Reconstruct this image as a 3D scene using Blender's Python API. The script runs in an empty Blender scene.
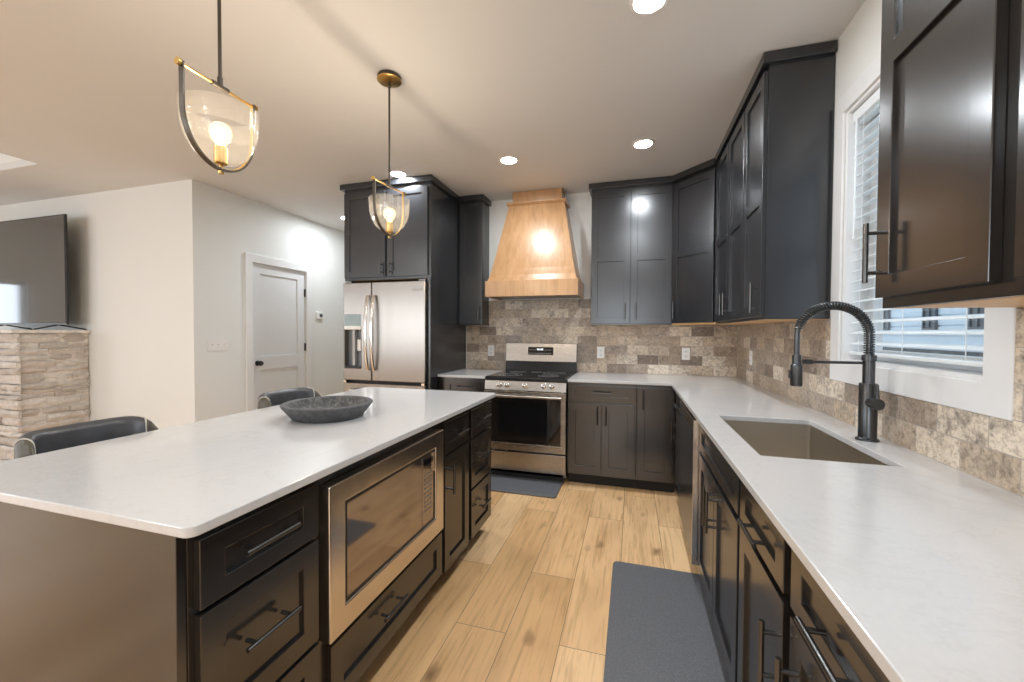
import bpy, bmesh, math, random
from mathutils import Vector, Matrix
PI = math.pi
random.seed(7)
sc = bpy.context.scene
C = sc.collection

# ---------------------------------------------------------------- camera
f_px, yaw, pit, rol, H = 407.1, .2865, -.0213, .0045, 1.316
s_, c_ = math.sin(yaw), math.cos(yaw)
Rv, Fv, Uv = Vector((c_, s_, 0)), Vector((-s_, c_, 0)), Vector((0, 0, 1))
F2 = Fv * math.cos(pit) + Uv * math.sin(pit)
U2 = -Fv * math.sin(pit) + Uv * math.cos(pit)
R3 = Rv * math.cos(rol) + U2 * math.sin(rol)
U3 = -Rv * math.sin(rol) + U2 * math.cos(rol)
cam = bpy.data.cameras.new('camera')
cam.sensor_width = 36
cam.lens = f_px * 36 / 1024
cam.clip_start = .02
co = bpy.data.objects.new('camera', cam)
C.objects.link(co)
M = Matrix((R3, U3, -F2)).transposed().to_4x4()
M.translation = Vector((0, 0, H))
co.matrix_world = M
sc.camera = co

# ---------------------------------------------------------------- colour management, sky, daylight
sc.view_settings.view_transform = 'Standard'
sc.view_settings.look = 'None'
sc.view_settings.gamma = 1
sc.view_settings.use_curve_mapping = False
sc.view_settings.exposure = 0.30
try:
    sc.cycles.max_bounces = 10
    sc.cycles.diffuse_bounces = 5
    sc.cycles.glossy_bounces = 4
    sc.cycles.transparent_max_bounces = 24
    sc.cycles.caustics_reflective = False
    sc.cycles.caustics_refractive = False
    sc.cycles.sample_clamp_indirect = 4
    sc.cycles.use_denoising = True
except Exception:
    pass
w = bpy.data.worlds.new('sky')
sc.world = w
w.use_nodes = True
bg = w.node_tree.nodes['Background']
bg.inputs[0].default_value = (.70, .84, 1, 1)
bg.inputs[1].default_value = 1.5

DOWNLIGHT = 330       # emission of the recessed lamps
PENDANT_W = 10.5
DAY_W = 120


def area(name, loc, rot, sx, sy, power, col):
    l = bpy.data.lights.new(name, 'AREA')
    l.shape = 'RECTANGLE'; l.size = sx; l.size_y = sy; l.energy = power; l.color = col
    o = bpy.data.objects.new(name, l); C.objects.link(o); o.location = loc; o.rotation_euler = rot
    return o


# daylight lamps added outside invented windows in the unseen rear and side walls
area('added_daylight_rear', (-.35, -3.62, 1.5), (PI / 2, 0, 0), 1.5, 1.5, DAY_W * .28, (.90, .95, 1))
area('added_daylight_living', (-5.6, -3.62, 1.5), (PI / 2, 0, 0), 2.6, 1.5, DAY_W * .5, (.90, .95, 1))
area('added_daylight_side', (-7.74, -1.5, 1.5), (PI / 2, 0, -PI / 2), 2.0, 1.5, DAY_W * .3, (.90, .95, 1))
area('added_television_reflection', (-7.74, 2.3, 1.5), (PI / 2, 0, -PI / 2), .65, .9, 3, (.90, .95, 1))  # added to give the television screen its reflection
# area('daylight_sink_window', (1.5, 1.87, 1.9), (0, PI / 2 - .2, 0), 1.1, .9, 14, (.85, .93, 1))


# ---------------------------------------------------------------- node helpers
class NT:
    def __init__(s, name):
        s.m = bpy.data.materials.new(name); s.m.use_nodes = True
        s.t = s.m.node_tree; s.b = s.t.nodes['Principled BSDF']; s.out = s.t.nodes['Material Output']

    def n(s, kind, **kw):
        nd = s.t.nodes.new(kind)
        for k, v in kw.items():
            if hasattr(nd, k): setattr(nd, k, v)
        return nd

    def l(s, a, b): s.t.links.new(a, b)

    def val(s, nd, **kw):
        for k, v in kw.items():
            nd.inputs[k.replace('_', ' ')].default_value = v
        return nd

    def coord(s, scale=(1, 1, 1), loc=(0, 0, 0), rot=(0, 0, 0), src='Object'):
        tc = s.n('ShaderNodeTexCoord'); mp = s.n('ShaderNodeMapping')
        mp.inputs['Scale'].default_value = scale; mp.inputs['Location'].default_value = loc
        mp.inputs['Rotation'].default_value = rot
        s.l(tc.outputs[src], mp.inputs[0]); return mp.outputs[0]

    def noise(s, vec, scale, detail=4, rough=.5, dist=0):
        nd = s.n('ShaderNodeTexNoise')
        nd.inputs['Scale'].default_value = scale; nd.inputs['Detail'].default_value = detail
        nd.inputs['Roughness'].default_value = rough; nd.inputs['Distortion'].default_value = dist
        s.l(vec, nd.inputs['Vector']); return nd.outputs['Fac']

    def ramp(s, fac, stops):
        r = s.n('ShaderNodeValToRGB'); el = r.color_ramp.elements
        while len(el) < len(stops): el.new(.5)
        for e, (p, c) in zip(el, stops):
            e.position = p; e.color = c if len(c) == 4 else (*c, 1)
        s.l(fac, r.inputs[0]); return r.outputs[0]

    def mix(s, fac, a, b, mode='MIX'):
        m = s.n('ShaderNodeMix', data_type='RGBA', blend_type=mode)
        for sock, v in ((0, fac), (6, a), (7, b)):
            if isinstance(v, (int, float)): m.inputs[sock].default_value = v
            elif isinstance(v, tuple): m.inputs[sock].default_value = v if len(v) == 4 else (*v, 1)
            else: s.l(v, m.inputs[sock])
        return m.outputs[2]

    def math(s, op, a, b=0):
        m = s.n('ShaderNodeMath', operation=op)
        for i, v in enumerate((a, b)):
            if isinstance(v, (int, float)): m.inputs[i].default_value = v
            else: s.l(v, m.inputs[i])
        return m.outputs[0]

    def bump(s, h, strength=.2, dist=.01):
        b = s.n('ShaderNodeBump'); b.inputs['Strength'].default_value = strength
        b.inputs['Distance'].default_value = dist
        s.l(h, b.inputs['Height']); s.l(b.outputs[0], s.b.inputs['Normal'])

    def base(s, c):
        if isinstance(c, tuple): s.b.inputs['Base Color'].default_value = (*c[:3], 1)
        else: s.l(c, s.b.inputs['Base Color'])

    def pr(s, rough=.5, metal=0, coat=0, spec=.5, coat_rough=.05):
        s.b.inputs['Roughness'].default_value = rough; s.b.inputs['Metallic'].default_value = metal
        s.b.inputs['Coat Weight'].default_value = coat; s.b.inputs['Specular IOR Level'].default_value = spec
        s.b.inputs['Coat Roughness'].default_value = coat_rough


def plain(name, col, rough=.5, metal=0, noise=.03, nscale=8, **kw):
    """a procedural material: colour with a faint uneven tone"""
    t = NT(name)
    v = t.noise(t.coord(), nscale, 3)
    lo = tuple(max(0, c * (1 - noise)) for c in col); hi = tuple(min(1, c * (1 + noise)) for c in col)
    t.base(t.ramp(v, [(.3, lo), (.7, hi)])); t.pr(rough, metal, **kw)
    return t.m


def emis(name, col, strength):
    t = NT(name); t.base((.8, .8, .8))
    t.b.inputs['Emission Color'].default_value = (*col, 1); t.b.inputs['Emission Strength'].default_value = strength
    return t.m


MT = {}
MT['wall'] = plain('warm_white_wall_paint', (.78, .785, .765), .6, noise=.012, nscale=1.5)
t = NT('ceiling_paint'); t.base(t.ramp(t.noise(t.coord(), 2), [(.3, (.69, .685, .68)), (.7, (.705, .70, .695))])); t.pr(.75)
t.bump(t.noise(t.coord(), 260, 2), .10, .002); MT['ceiling'] = t.m
MT['trim'] = plain('white_trim_paint', (.80, .80, .80), .3, noise=.01)
MT['door_white'] = plain('white_door_paint', (.76, .77, .78), .35, noise=.01)
MT['plastic'] = plain('white_plastic', (.82, .81, .79), .35, noise=.01)
MT['blind'] = plain('white_blind_slats', (.80, .84, .86), .4, noise=.01)

# cabinet paint: near-black with a soft sheen
t = NT('charcoal_cabinet_paint'); v = t.noise(t.coord((1, 1, 1)), 3, 4)
t.base(t.ramp(v, [(.3, (.017, .018, .021)), (.7, (.022, .023, .026))])); t.pr(.24, spec=.85)
t.bump(t.noise(t.coord(), 160, 2), .03, .001); MT['cab'] = t.m
t = NT('cabinet_paint_floor_tint'); v = t.noise(t.coord((1, 1, 1)), 3, 4)  # same cabinet paint, browned and glossier to carry the floor's reflection
t.base(t.ramp(v, [(.3, (.014, .012, .011)), (.7, (.019, .016, .014))])); t.pr(.2, spec=1)
MT['cab_floor_tint'] = t.m
MT['cab_gap'] = plain('black_recess', (.008, .008, .008), .6)
MT['handle'] = plain('black_metal_pull', (.12, .118, .115), .22, .9)
t = NT('natural_cabinet_wood'); g = t.noise(t.coord((3, 40, 3)), 2, 5)
t.base(t.ramp(g, [(.3, (.66, .38, .15)), (.7, (.80, .50, .23))])); t.pr(.45); MT['ply'] = t.m

# quartz
t = NT('white_quartz'); co_ = t.coord()
v1 = t.noise(co_, 2.2, 8, .65, 1.6)
vein = t.ramp(v1, [(.478, (0, 0, 0)), (.5, (1, 1, 1)), (.522, (0, 0, 0))])
v2 = t.noise(co_, 90, 3)
m1 = t.mix(t.math('MULTIPLY', vein, .16), (.60, .597, .60), (.42, .41, .41))
m2 = t.mix(.05, m1, t.ramp(v2, [(.35, (.5, .5, .5)), (.65, (1, 1, 1))]), 'MULTIPLY')
t.base(m2); t.pr(.13, spec=.5); MT['quartz'] = t.m

# plank floor: boards .2345 wide running along Y
t = NT('light_oak_planks'); tc = t.n('ShaderNodeTexCoord'); sx = t.n('ShaderNodeSeparateXYZ'); t.l(tc.outputs['Object'], sx.inputs[0])
cb = t.n('ShaderNodeCombineXYZ'); t.l(t.math('ADD', sx.outputs[1], .35), cb.inputs[0]); t.l(t.math('ADD', sx.outputs[0], .75), cb.inputs[1])
br = t.n('ShaderNodeTexBrick'); br.offset = .38; br.offset_frequency = 2; br.squash = 1
for k, v in (('Scale', 1), ('Brick Width', 1.25), ('Row Height', .2345), ('Mortar Size', .0016), ('Mortar Smooth', .3), ('Bias', 0)):
    br.inputs[k].default_value = v
br.inputs['Color1'].default_value = (0, 0, 0, 1); br.inputs['Color2'].default_value = (1, 1, 1, 1); br.inputs['Mortar'].default_value = (.5, .5, .5, 1)
t.l(cb.outputs[0], br.inputs['Vector'])
cb2 = t.n('ShaderNodeCombineXYZ'); t.l(t.math('MULTIPLY', sx.outputs[0], 34), cb2.inputs[0]); t.l(t.math('MULTIPLY', sx.outputs[1], 1.6), cb2.inputs[1])
t.l(t.math('MULTIPLY', br.outputs['Color'], 31), cb2.inputs[2])
grain = t.noise(cb2.outputs[0], 1.6, 7, .62, .6)
cb3 = t.n('ShaderNodeCombineXYZ'); t.l(t.math('MULTIPLY', sx.outputs[0], 3.2), cb3.inputs[0]); t.l(t.math('MULTIPLY', sx.outputs[1], 1.2), cb3.inputs[1])
t.l(t.math('MULTIPLY', br.outputs['Color'], 17), cb3.inputs[2])
blot = t.noise(cb3.outputs[0], 1.7, 3, .5)
tone = t.ramp(br.outputs['Color'], [(0, (.74, .445, .205)), (.35, (.86, .545, .275)), (.7, (.93, .63, .345)), (1, (.79, .48, .235))])
c1 = t.mix(t.ramp(grain, [(.50, (0, 0, 0)), (.78, (.9, .9, .9))]), tone, (.44, .24, .10))
c1 = t.mix(.28, c1, t.ramp(blot, [(.36, (.50, .42, .34)), (.55, (1.0, 1.0, 1.0))]), 'MULTIPLY')
vo = t.n('ShaderNodeTexVoronoi'); vo.inputs['Scale'].default_value = 1
cb4 = t.n('ShaderNodeCombineXYZ'); t.l(t.math('MULTIPLY', sx.outputs[0], 5.2), cb4.inputs[0]); t.l(t.math('MULTIPLY', sx.outputs[1], 2.6), cb4.inputs[1])
t.l(t.math('MULTIPLY', br.outputs['Color'], 7), cb4.inputs[2])
wob = t.n('ShaderNodeVectorMath', operation='ADD'); t.l(cb4.outputs[0], wob.inputs[0])
nz = t.n('ShaderNodeTexNoise'); nz.inputs['Scale'].default_value = 3; t.l(cb4.outputs[0], nz.inputs['Vector'])
sc_ = t.n('ShaderNodeVectorMath', operation='SCALE'); sc_.inputs['Scale'].default_value = .25; t.l(nz.outputs['Color'], sc_.inputs[0])
t.l(sc_.outputs[0], wob.inputs[1]); t.l(wob.outputs[0], vo.inputs['Vector'])
knot = t.ramp(vo.outputs['Distance'], [(.03, (1, 1, 1)), (.19, (0, 0, 0))])
c1 = t.mix(t.math('MULTIPLY', knot, .8), c1, (.15, .07, .03))
c1 = t.mix(br.outputs['Fac'], c1, (.22, .13, .07))
t.base(c1); t.pr(.34, spec=.45); t.bump(t.math('SUBTRACT', t.math('MULTIPLY', grain, .3), br.outputs['Fac']), .25, .002); MT['floor'] = t.m


def tile_mat(name, axis):
    t = NT(name); tc = t.n('ShaderNodeTexCoord'); sx = t.n('ShaderNodeSeparateXYZ'); t.l(tc.outputs['Object'], sx.inputs[0])
    cb = t.n('ShaderNodeCombineXYZ'); t.l(t.math('ADD', sx.outputs[0 if axis == 'X' else 1], 5.03), cb.inputs[0])
    t.l(t.math('ADD', sx.outputs[2], -.914 + .0925 * 20), cb.inputs[1])
    br = t.n('ShaderNodeTexBrick'); br.offset = .5; br.offset_frequency = 2
    for k, v in (('Scale', 1), ('Brick Width', .1955), ('Row Height', .0925), ('Mortar Size', .0016), ('Mortar Smooth', .2), ('Bias', 0)):
        br.inputs[k].default_value = v
    br.inputs['Color1'].default_value = (0, 0, 0, 1); br.inputs['Color2'].default_value = (1, 1, 1, 1); br.inputs['Mortar'].default_value = (.5, .5, .5, 1)
    t.l(cb.outputs[0], br.inputs['Vector'])
    tone = t.ramp(br.outputs['Color'], [(0, (.23, .175, .135)), (.2, (.50, .39, .285)), (.4, (.62, .51, .39)), (.55, (.34, .27, .215)), (.75, (.82, .72, .59)), (.9, (.55, .44, .33)), (1, (.38, .32, .27))])
    off = t.n('ShaderNodeVectorMath', operation='ADD'); t.l(tc.outputs['Object'], off.inputs[0])
    cv = t.n('ShaderNodeCombineXYZ'); t.l(t.math('MULTIPLY', br.outputs['Color'], 9), cv.inputs[0]); t.l(cv.outputs[0], off.inputs[1])
    n1 = t.noise(off.outputs[0], 15, 8, .72, .7); n2 = t.noise(off.outputs[0], 60, 5, .75)
    c = t.mix(t.ramp(n1, [(.50, (0, 0, 0)), (.68, (.85, .85, .85))]), tone, (.20, .165, .14))
    c = t.mix(t.ramp(n1, [(.30, (.6, .6, .6)), (.44, (0, 0, 0))]), c, (.72, .66, .58))
    c = t.mix(.62, c, t.ramp(n2, [(.36, (.30, .27, .24)), (.54, (1, 1, 1))]), 'MULTIPLY')
    c = t.mix(br.outputs['Fac'], c, (.42, .37, .33))
    t.base(c); t.pr(.42); t.bump(t.math('SUBTRACT', t.math('MULTIPLY', n2, .35), br.outputs['Fac']), .35, .003)
    return t.m


MT['tile_x'] = tile_mat('weathered_brick_tile_x', 'X')
MT['tile_y'] = tile_mat('weathered_brick_tile_y', 'Y')

# stacked stone veneer
t = NT('stacked_ledger_stone'); gi = t.n('ShaderNodeNewGeometry')
tone = t.ramp(gi.outputs['Random Per Island'], [(0, (.54, .49, .45)), (.3, (.72, .68, .64)), (.6, (.78, .75, .71)), (.85, (.66, .58, .52)), (1, (.84, .82, .79))])
n1 = t.noise(t.coord((1, 1, 2.5)), 9, 7, .65); n2 = t.noise(t.coord(), 45, 5, .7)
c = t.mix(t.ramp(n1, [(.4, (0, 0, 0)), (.68, (.7, .7, .7))]), tone, (.48, .43, .39))
c = t.mix(.5, c, t.ramp(n2, [(.3, (.65, .63, .6)), (.6, (1, 1, 1))]), 'MULTIPLY')
t.base(c); t.pr(.85); t.bump(n1, .6, .02); MT['stone'] = t.m
MT['stone_cap'] = plain('pale_stone_cap', (.72, .68, .63), .7, noise=.15, nscale=20)


def steel(name, col, rough, sc3=(1, 1, 60)):
    t = NT(name); g = t.noise(t.coord(sc3), 6, 3)
    t.base(t.ramp(g, [(.3, tuple(c * .97 for c in col)), (.7, col)])); t.pr(rough, 1)
    t.l(t.math('ADD', t.math('MULTIPLY', g, .03), rough - .015), t.b.inputs['Roughness'])
    t.b.inputs['Anisotropic'].default_value = .5
    t.bump(t.noise(t.coord((5, 5, .25)), 1.6, 1), .35, .006)
    return t.m


MT['steel'] = steel('brushed_stainless', (.30, .27, .242), .28)
MT['steel_h'] = steel('brushed_stainless_horizontal', (.37, .335, .30), .27, (2, 2, 90))
MT['steel_light'] = steel('bright_brushed_stainless', (.70, .66, .62), .24, (2, 2, 90))
MT['steel_dark'] = steel('dark_stainless_edge', (.20, .20, .21), .35)
MT['sink'] = steel('satin_sink_steel', (.62, .57, .50), .34, (40, 2, 2))
MT['chrome'] = plain('polished_metal', (.75, .73, .71), .12, 1)
MT['black_glass'] = plain('black_glass', (.006, .006, .007), .05, spec=.7)
MT['smoked_glass'] = plain('smoked_oven_glass', (.012, .010, .009), .06, spec=.9, coat=.5)
MT['mirror_glass'] = plain('mirrored_microwave_glass', (.34, .30, .27), .06, .9)
MT['enamel'] = plain('black_enamel', (.012, .012, .013), .25)
MT['display'] = emis('lit_digits', (.8, .9, 1), 1.2)
MT['print'] = plain('pale_grey_print', (.45, .45, .45), .5)
MT['print_dim'] = plain('dim_grey_print', (.16, .155, .15), .5)
MT['grey_plastic'] = plain('grey_plastic', (.20, .22, .24), .35)
MT['teal_plastic'] = plain('blue_grey_plastic', (.30, .38, .40), .3)
MT['mat'] = plain('charcoal_rubber_mat', (.055, .057, .064), .5, noise=.08, nscale=60)
t = NT('charcoal_rubber_weave'); v = t.n('ShaderNodeTexVoronoi'); v.inputs['Scale'].default_value = 110; t.l(t.coord(), v.inputs['Vector'])
t.base(t.ramp(v.outputs['Distance'], [(.1, (.16, .163, .178)), (.6, (.125, .128, .14))])); t.pr(.48); t.bump(v.outputs['Distance'], .35, .002); MT['mat'] = t.m
MT['faucet'] = plain('gunmetal_black', (.085, .087, .090), .28, .85)
MT['bronze'] = plain('dark_bronze_metal', (.09, .075, .06), .35, .8)
MT['brass'] = plain('aged_brass', (.62, .40, .14), .28, 1)
MT['leather'] = plain('charcoal_leather', (.055, .058, .066), .33, noise=.2, nscale=25)
MT['leather_side'] = plain('olive_grey_leather', (.07, .062, .045), .45, noise=.15, nscale=25)
MT['piping'] = plain('cream_piping', (.55, .52, .46), .5)
MT['tv_screen'] = plain('tv_screen_glass', (.03, .031, .034), .12, spec=1, coat=1)
MT['black_plastic'] = plain('black_plastic', (.015, .015, .016), .4)
t = NT('carved_grey_stone'); n = t.noise(t.coord(), 35, 7, .75)
t.base(t.ramp(n, [(.35, (.045, .045, .048)), (.65, (.115, .115, .12))])); t.pr(.6); t.bump(n, .6, .004); MT['bowl'] = t.m
t = NT('carved_grey_stone_inside'); n = t.noise(t.coord(), 28, 7, .75)
t.base(t.ramp(n, [(.38, (.04, .04, .043)), (.5, (.10, .10, .10)), (.62, (.20, .20, .20))])); t.pr(.7); t.bump(n, 1, .008); MT['bowl_in'] = t.m

# hood timber: vertical grain with pin knots
t = NT('honey_alder_wood'); g = t.noise(t.coord((16, 16, 1.2)), 1.5, 6, .6, .6); b2 = t.noise(t.coord((5, 5, .6)), 1, 2)
tone = t.ramp(b2, [(.35, (.42, .225, .10)), (.5, (.50, .29, .14)), (.65, (.45, .255, .12))])
c = t.mix(t.ramp(g, [(.45, (0, 0, 0)), (.75, (.7, .7, .7))]), tone, (.30, .15, .06))
vo = t.n('ShaderNodeTexVoronoi'); vo.inputs['Scale'].default_value = 1; t.l(t.coord((4.2, 4.2, 3.4), (.35, 0, .1)), vo.inputs['Vector'])
c = t.mix(t.math('MULTIPLY', t.ramp(vo.outputs['Distance'], [(.03, (1, 1, 1)), (.085, (0, 0, 0))]), .75), c, (.16, .07, .03))
t.base(c); t.pr(.3, coat=.25, coat_rough=.16); MT['alder'] = t.m

# thin clear glass: mixes clear see-through with a mirror by Fresnel
def thin_glass(name, tint=(.97, .97, .96), seeds=False, ior=1.45, milky=0, glow=0):
    m = bpy.data.materials.new(name); m.use_nodes = True; nt = m.node_tree; nt.nodes.clear()
    o = nt.nodes.new('ShaderNodeOutputMaterial'); mx = nt.nodes.new('ShaderNodeMixShader')
    tr = nt.nodes.new('ShaderNodeBsdfTransparent'); tr.inputs[0].default_value = (*tint, 1)
    gl = nt.nodes.new('ShaderNodeBsdfGlossy'); gl.inputs['Roughness'].default_value = .04
    fr = nt.nodes.new('ShaderNodeFresnel'); ge = nt.nodes.new('ShaderNodeNewGeometry'); mr = nt.nodes.new('ShaderNodeMapRange')
    mr.inputs['To Min'].default_value = ior; mr.inputs['To Max'].default_value = 1 / ior
    nt.links.new(ge.outputs['Backfacing'], mr.inputs['Value']); nt.links.new(mr.outputs[0], fr.inputs[0])
    if seeds:
        tc = nt.nodes.new('ShaderNodeTexCoord'); nz = nt.nodes.new('ShaderNodeTexNoise'); nz.inputs['Scale'].default_value = 28
        nz.inputs['Detail'].default_value = 4
        bp = nt.nodes.new('ShaderNodeBump'); bp.inputs['Strength'].default_value = .35; bp.inputs['Distance'].default_value = .01
        nt.links.new(tc.outputs['Object'], nz.inputs['Vector']); nt.links.new(nz.outputs['Fac'], bp.inputs['Height'])
        nt.links.new(bp.outputs[0], gl.inputs['Normal']); nt.links.new(bp.outputs[0], fr.inputs['Normal'])
    nt.links.new(fr.outputs[0], mx.inputs[0]); nt.links.new(tr.outputs[0], mx.inputs[1]); nt.links.new(gl.outputs[0], mx.inputs[2])
    last = mx
    if milky:
        df = nt.nodes.new('ShaderNodeBsdfTranslucent'); df.inputs[0].default_value = (.9, .86, .8, 1)
        d2 = nt.nodes.new('ShaderNodeBsdfDiffuse'); d2.inputs[0].default_value = (.9, .86, .8, 1)
        m3 = nt.nodes.new('ShaderNodeMixShader'); m3.inputs[0].default_value = .5
        nt.links.new(df.outputs[0], m3.inputs[1]); nt.links.new(d2.outputs[0], m3.inputs[2])
        m2 = nt.nodes.new('ShaderNodeMixShader'); m2.inputs[0].default_value = milky
        nt.links.new(mx.outputs[0], m2.inputs[1]); nt.links.new(m3.outputs[0], m2.inputs[2]); last = m2
    if glow:
        em = nt.nodes.new('ShaderNodeEmission'); em.inputs[0].default_value = (1, .74, .42, 1); em.inputs[1].default_value = glow
        ad = nt.nodes.new('ShaderNodeAddShader'); nt.links.new(last.outputs[0], ad.inputs[0]); nt.links.new(em.outputs[0], ad.inputs[1]); last = ad
    nt.links.new(last.outputs[0], o.inputs[0]); return m


MT['glass'] = thin_glass('window_glass')
MT['seeded'] = thin_glass('clear_seeded_glass', (.96, .96, .95), True, 1.5, .022)
MT['bulb_glass'] = thin_glass('clear_bulb_glass', (.98, .95, .88), glow=.55)
MT['lamp'] = emis('white_lamp_diffuser', (.89, .95, 1), DOWNLIGHT)
MT['filament'] = emis('glowing_filament', (1, .78, .48), 90)


# ---------------------------------------------------------------- mesh helpers
class MB:
    def __init__(s): s.bm = bmesh.new()

    def box(s, x0, x1, y0, y1, z0, z1):
        vs = [s.bm.verts.new((x, y, z)) for x in (x0, x1) for y in (y0, y1) for z in (z0, z1)]
        for f in ((0, 1, 3, 2), (4, 6, 7, 5), (0, 4, 5, 1), (2, 3, 7, 6), (0, 2, 6, 4), (1, 5, 7, 3)):
            s.bm.faces.new([vs[i] for i in f])
        return s

    def prism(s, pts, z0, z1, axis='z'):
        def P(a, b, c): return {'z': (a, b, c), 'y': (a, c, b), 'x': (c, a, b)}[axis]
        lo = [s.bm.verts.new(P(x, y, z0)) for x, y in pts]; hi = [s.bm.verts.new(P(x, y, z1)) for x, y in pts]
        n = len(pts)
        s.bm.faces.new(lo[::-1]); s.bm.faces.new(hi)
        for i in range(n): s.bm.faces.new((lo[i], lo[(i + 1) % n], hi[(i + 1) % n], hi[i]))
        return s

    def loft(s, rings, cap=True, closed=True):
        rs = [[s.bm.verts.new(p) for p in r] for r in rings]; n = len(rs[0])
        for a, b in zip(rs, rs[1:]):
            for i in range(n if closed else n - 1): s.bm.faces.new((a[i], a[(i + 1) % n], b[(i + 1) % n], b[i]))
        if cap: s.bm.faces.new(rs[0][::-1]); s.bm.faces.new(rs[-1])
        return s

    def lathe(s, prof, segs=32, cx=0, cy=0, sx=1, sy=1, cap=False):
        return s.loft([[(cx + r * sx * math.cos(2 * PI * i / segs), cy + r * sy * math.sin(2 * PI * i / segs), z) for i in range(segs)] for r, z in prof], cap)

    def tube(s, pts, r, segs=10, flat=None):
        pts = [Vector(p) for p in pts]; rings = []
        up = None
        for i, p in enumerate(pts):
            a = pts[max(i - 1, 0)]; b = pts[min(i + 1, len(pts) - 1)]; d = (b - a).normalized()
            if up is None:
                up = Vector((0, 0, 1)) if abs(d.z) < .9 else Vector((1, 0, 0))
            u = (up - d * up.dot(d)).normalized(); up = u; v = d.cross(u)
            rr = r[i] if isinstance(r, (list, tuple)) else r
            ru, rv = (rr, rr) if flat is None else flat
            rings.append([p + u * ru * math.cos(2 * PI * k / segs) + v * rv * math.sin(2 * PI * k / segs) for k in range(segs)])
        return s.loft(rings)

    def grid(s, xs, ys, z0, z1, solid, P=None):
        """slab of cells sharing corners; solid(i,j) says which cells exist"""
        P = P or (lambda a, b, c: (a, b, c)); V = {}
        def vv(i, j, k):
            if (i, j, k) not in V: V[i, j, k] = s.bm.verts.new(P(xs[i], ys[j], (z0, z1)[k]))
            return V[i, j, k]
        nx, ny = len(xs) - 1, len(ys) - 1
        ok = lambda i, j: 0 <= i < nx and 0 <= j < ny and solid(i, j)
        for i in range(nx):
            for j in range(ny):
                if not ok(i, j): continue
                s.bm.faces.new((vv(i, j, 0), vv(i, j + 1, 0), vv(i + 1, j + 1, 0), vv(i + 1, j, 0)))
                s.bm.faces.new((vv(i, j, 1), vv(i + 1, j, 1), vv(i + 1, j + 1, 1), vv(i, j + 1, 1)))
                for (di, dj, a, b) in ((-1, 0, (i, j + 1), (i, j)), (1, 0, (i + 1, j), (i + 1, j + 1)), (0, -1, (i, j), (i + 1, j)), (0, 1, (i + 1, j + 1), (i, j + 1))):
                    if not ok(i + di, j + dj): s.bm.faces.new((vv(*a, 0), vv(*b, 0), vv(*b, 1), vv(*a, 1)))
        return s

    def build(s, name, mat, parent=None, bevel=0, smooth=False, segs=2, loc=None, rot=None):
        bmesh.ops.recalc_face_normals(s.bm, faces=s.bm.faces)
        me = bpy.data.meshes.new(name); s.bm.to_mesh(me); s.bm.free()
        me.materials.append(MT[mat] if isinstance(mat, str) else mat)
        o = bpy.data.objects.new(name, me); C.objects.link(o)
        if parent: o.parent = parent
        if loc: o.location = loc
        if rot: o.rotation_euler = rot
        if smooth:
            for p in me.polygons: p.use_smooth = True
            try: me.set_sharp_from_angle(angle=math.radians(38))
            except Exception: pass
        if bevel:
            b = o.modifiers.new('bevel', 'BEVEL'); b.width = bevel; b.segments = segs; b.limit_method = 'ANGLE'; b.angle_limit = .6
            b.harden_normals = False
        return o


def thing(name, label, cat, loc=(0, 0, 0), rz=0, group=None):
    o = bpy.data.objects.new(name, None); C.objects.link(o); o.location = loc; o.rotation_euler = (0, 0, rz)
    o.empty_display_size = .1
    o['label'] = label; o['category'] = cat
    if group: o['group'] = group
    return o


def tag(o, label, cat, group=None):
    o['label'] = label; o['category'] = cat
    if group: o['group'] = group
    return o


def struct(o, label=None, cat=None):
    o['kind'] = 'structure'
    if label: o['label'] = label
    if cat: o['category'] = cat
    return o


def copy_tree(o, parent=None):
    c = o.copy(); C.objects.link(c)
    if parent: c.parent = parent
    for ch in list(o.children): copy_tree(ch, c)
    return c


# ---------------------------------------------------------------- the room
CZ = 2.737
XR, YB = .94, 4.2
P_x = lambda a, b, c: (c, a, b)     # wall in a plane of constant X: (Y, Z) cells
P_y = lambda a, b, c: (a, c, b)     # wall in a plane of constant Y: (X, Z) cells
struct(MB().box(-7.75, 1.09, -3.65, 6.35, -.1, 0).build('floor', 'floor'), 'light oak plank floor with knots', 'floor')
struct(MB().grid([-7.75, -6.9, -4.88, 1.09], [-3.65, -1.2, 2.22, 6.35], CZ, CZ + .06, lambda i, j: not (i == 1 and j == 1)).build('ceiling', 'ceiling'),
       'smooth off-white ceiling with downlights', 'ceiling')
mb = MB().box(-6.96, -4.82, -1.26, 2.28, CZ + .30, CZ + .34)
mb.box(-6.96, -6.9, -1.2, 2.22, CZ + .06, CZ + .30).box(-4.88, -4.82, -1.2, 2.22, CZ + .06, CZ + .30)
mb.box(-6.96, -4.82, 2.22, 2.28, CZ + .06, CZ + .30).box(-6.96, -4.82, -1.26, -1.2, CZ + .06, CZ + .30)
struct(mb.build('trim_1', 'wall'), 'raised ceiling tray at left edge', 'ceiling recess')
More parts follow.
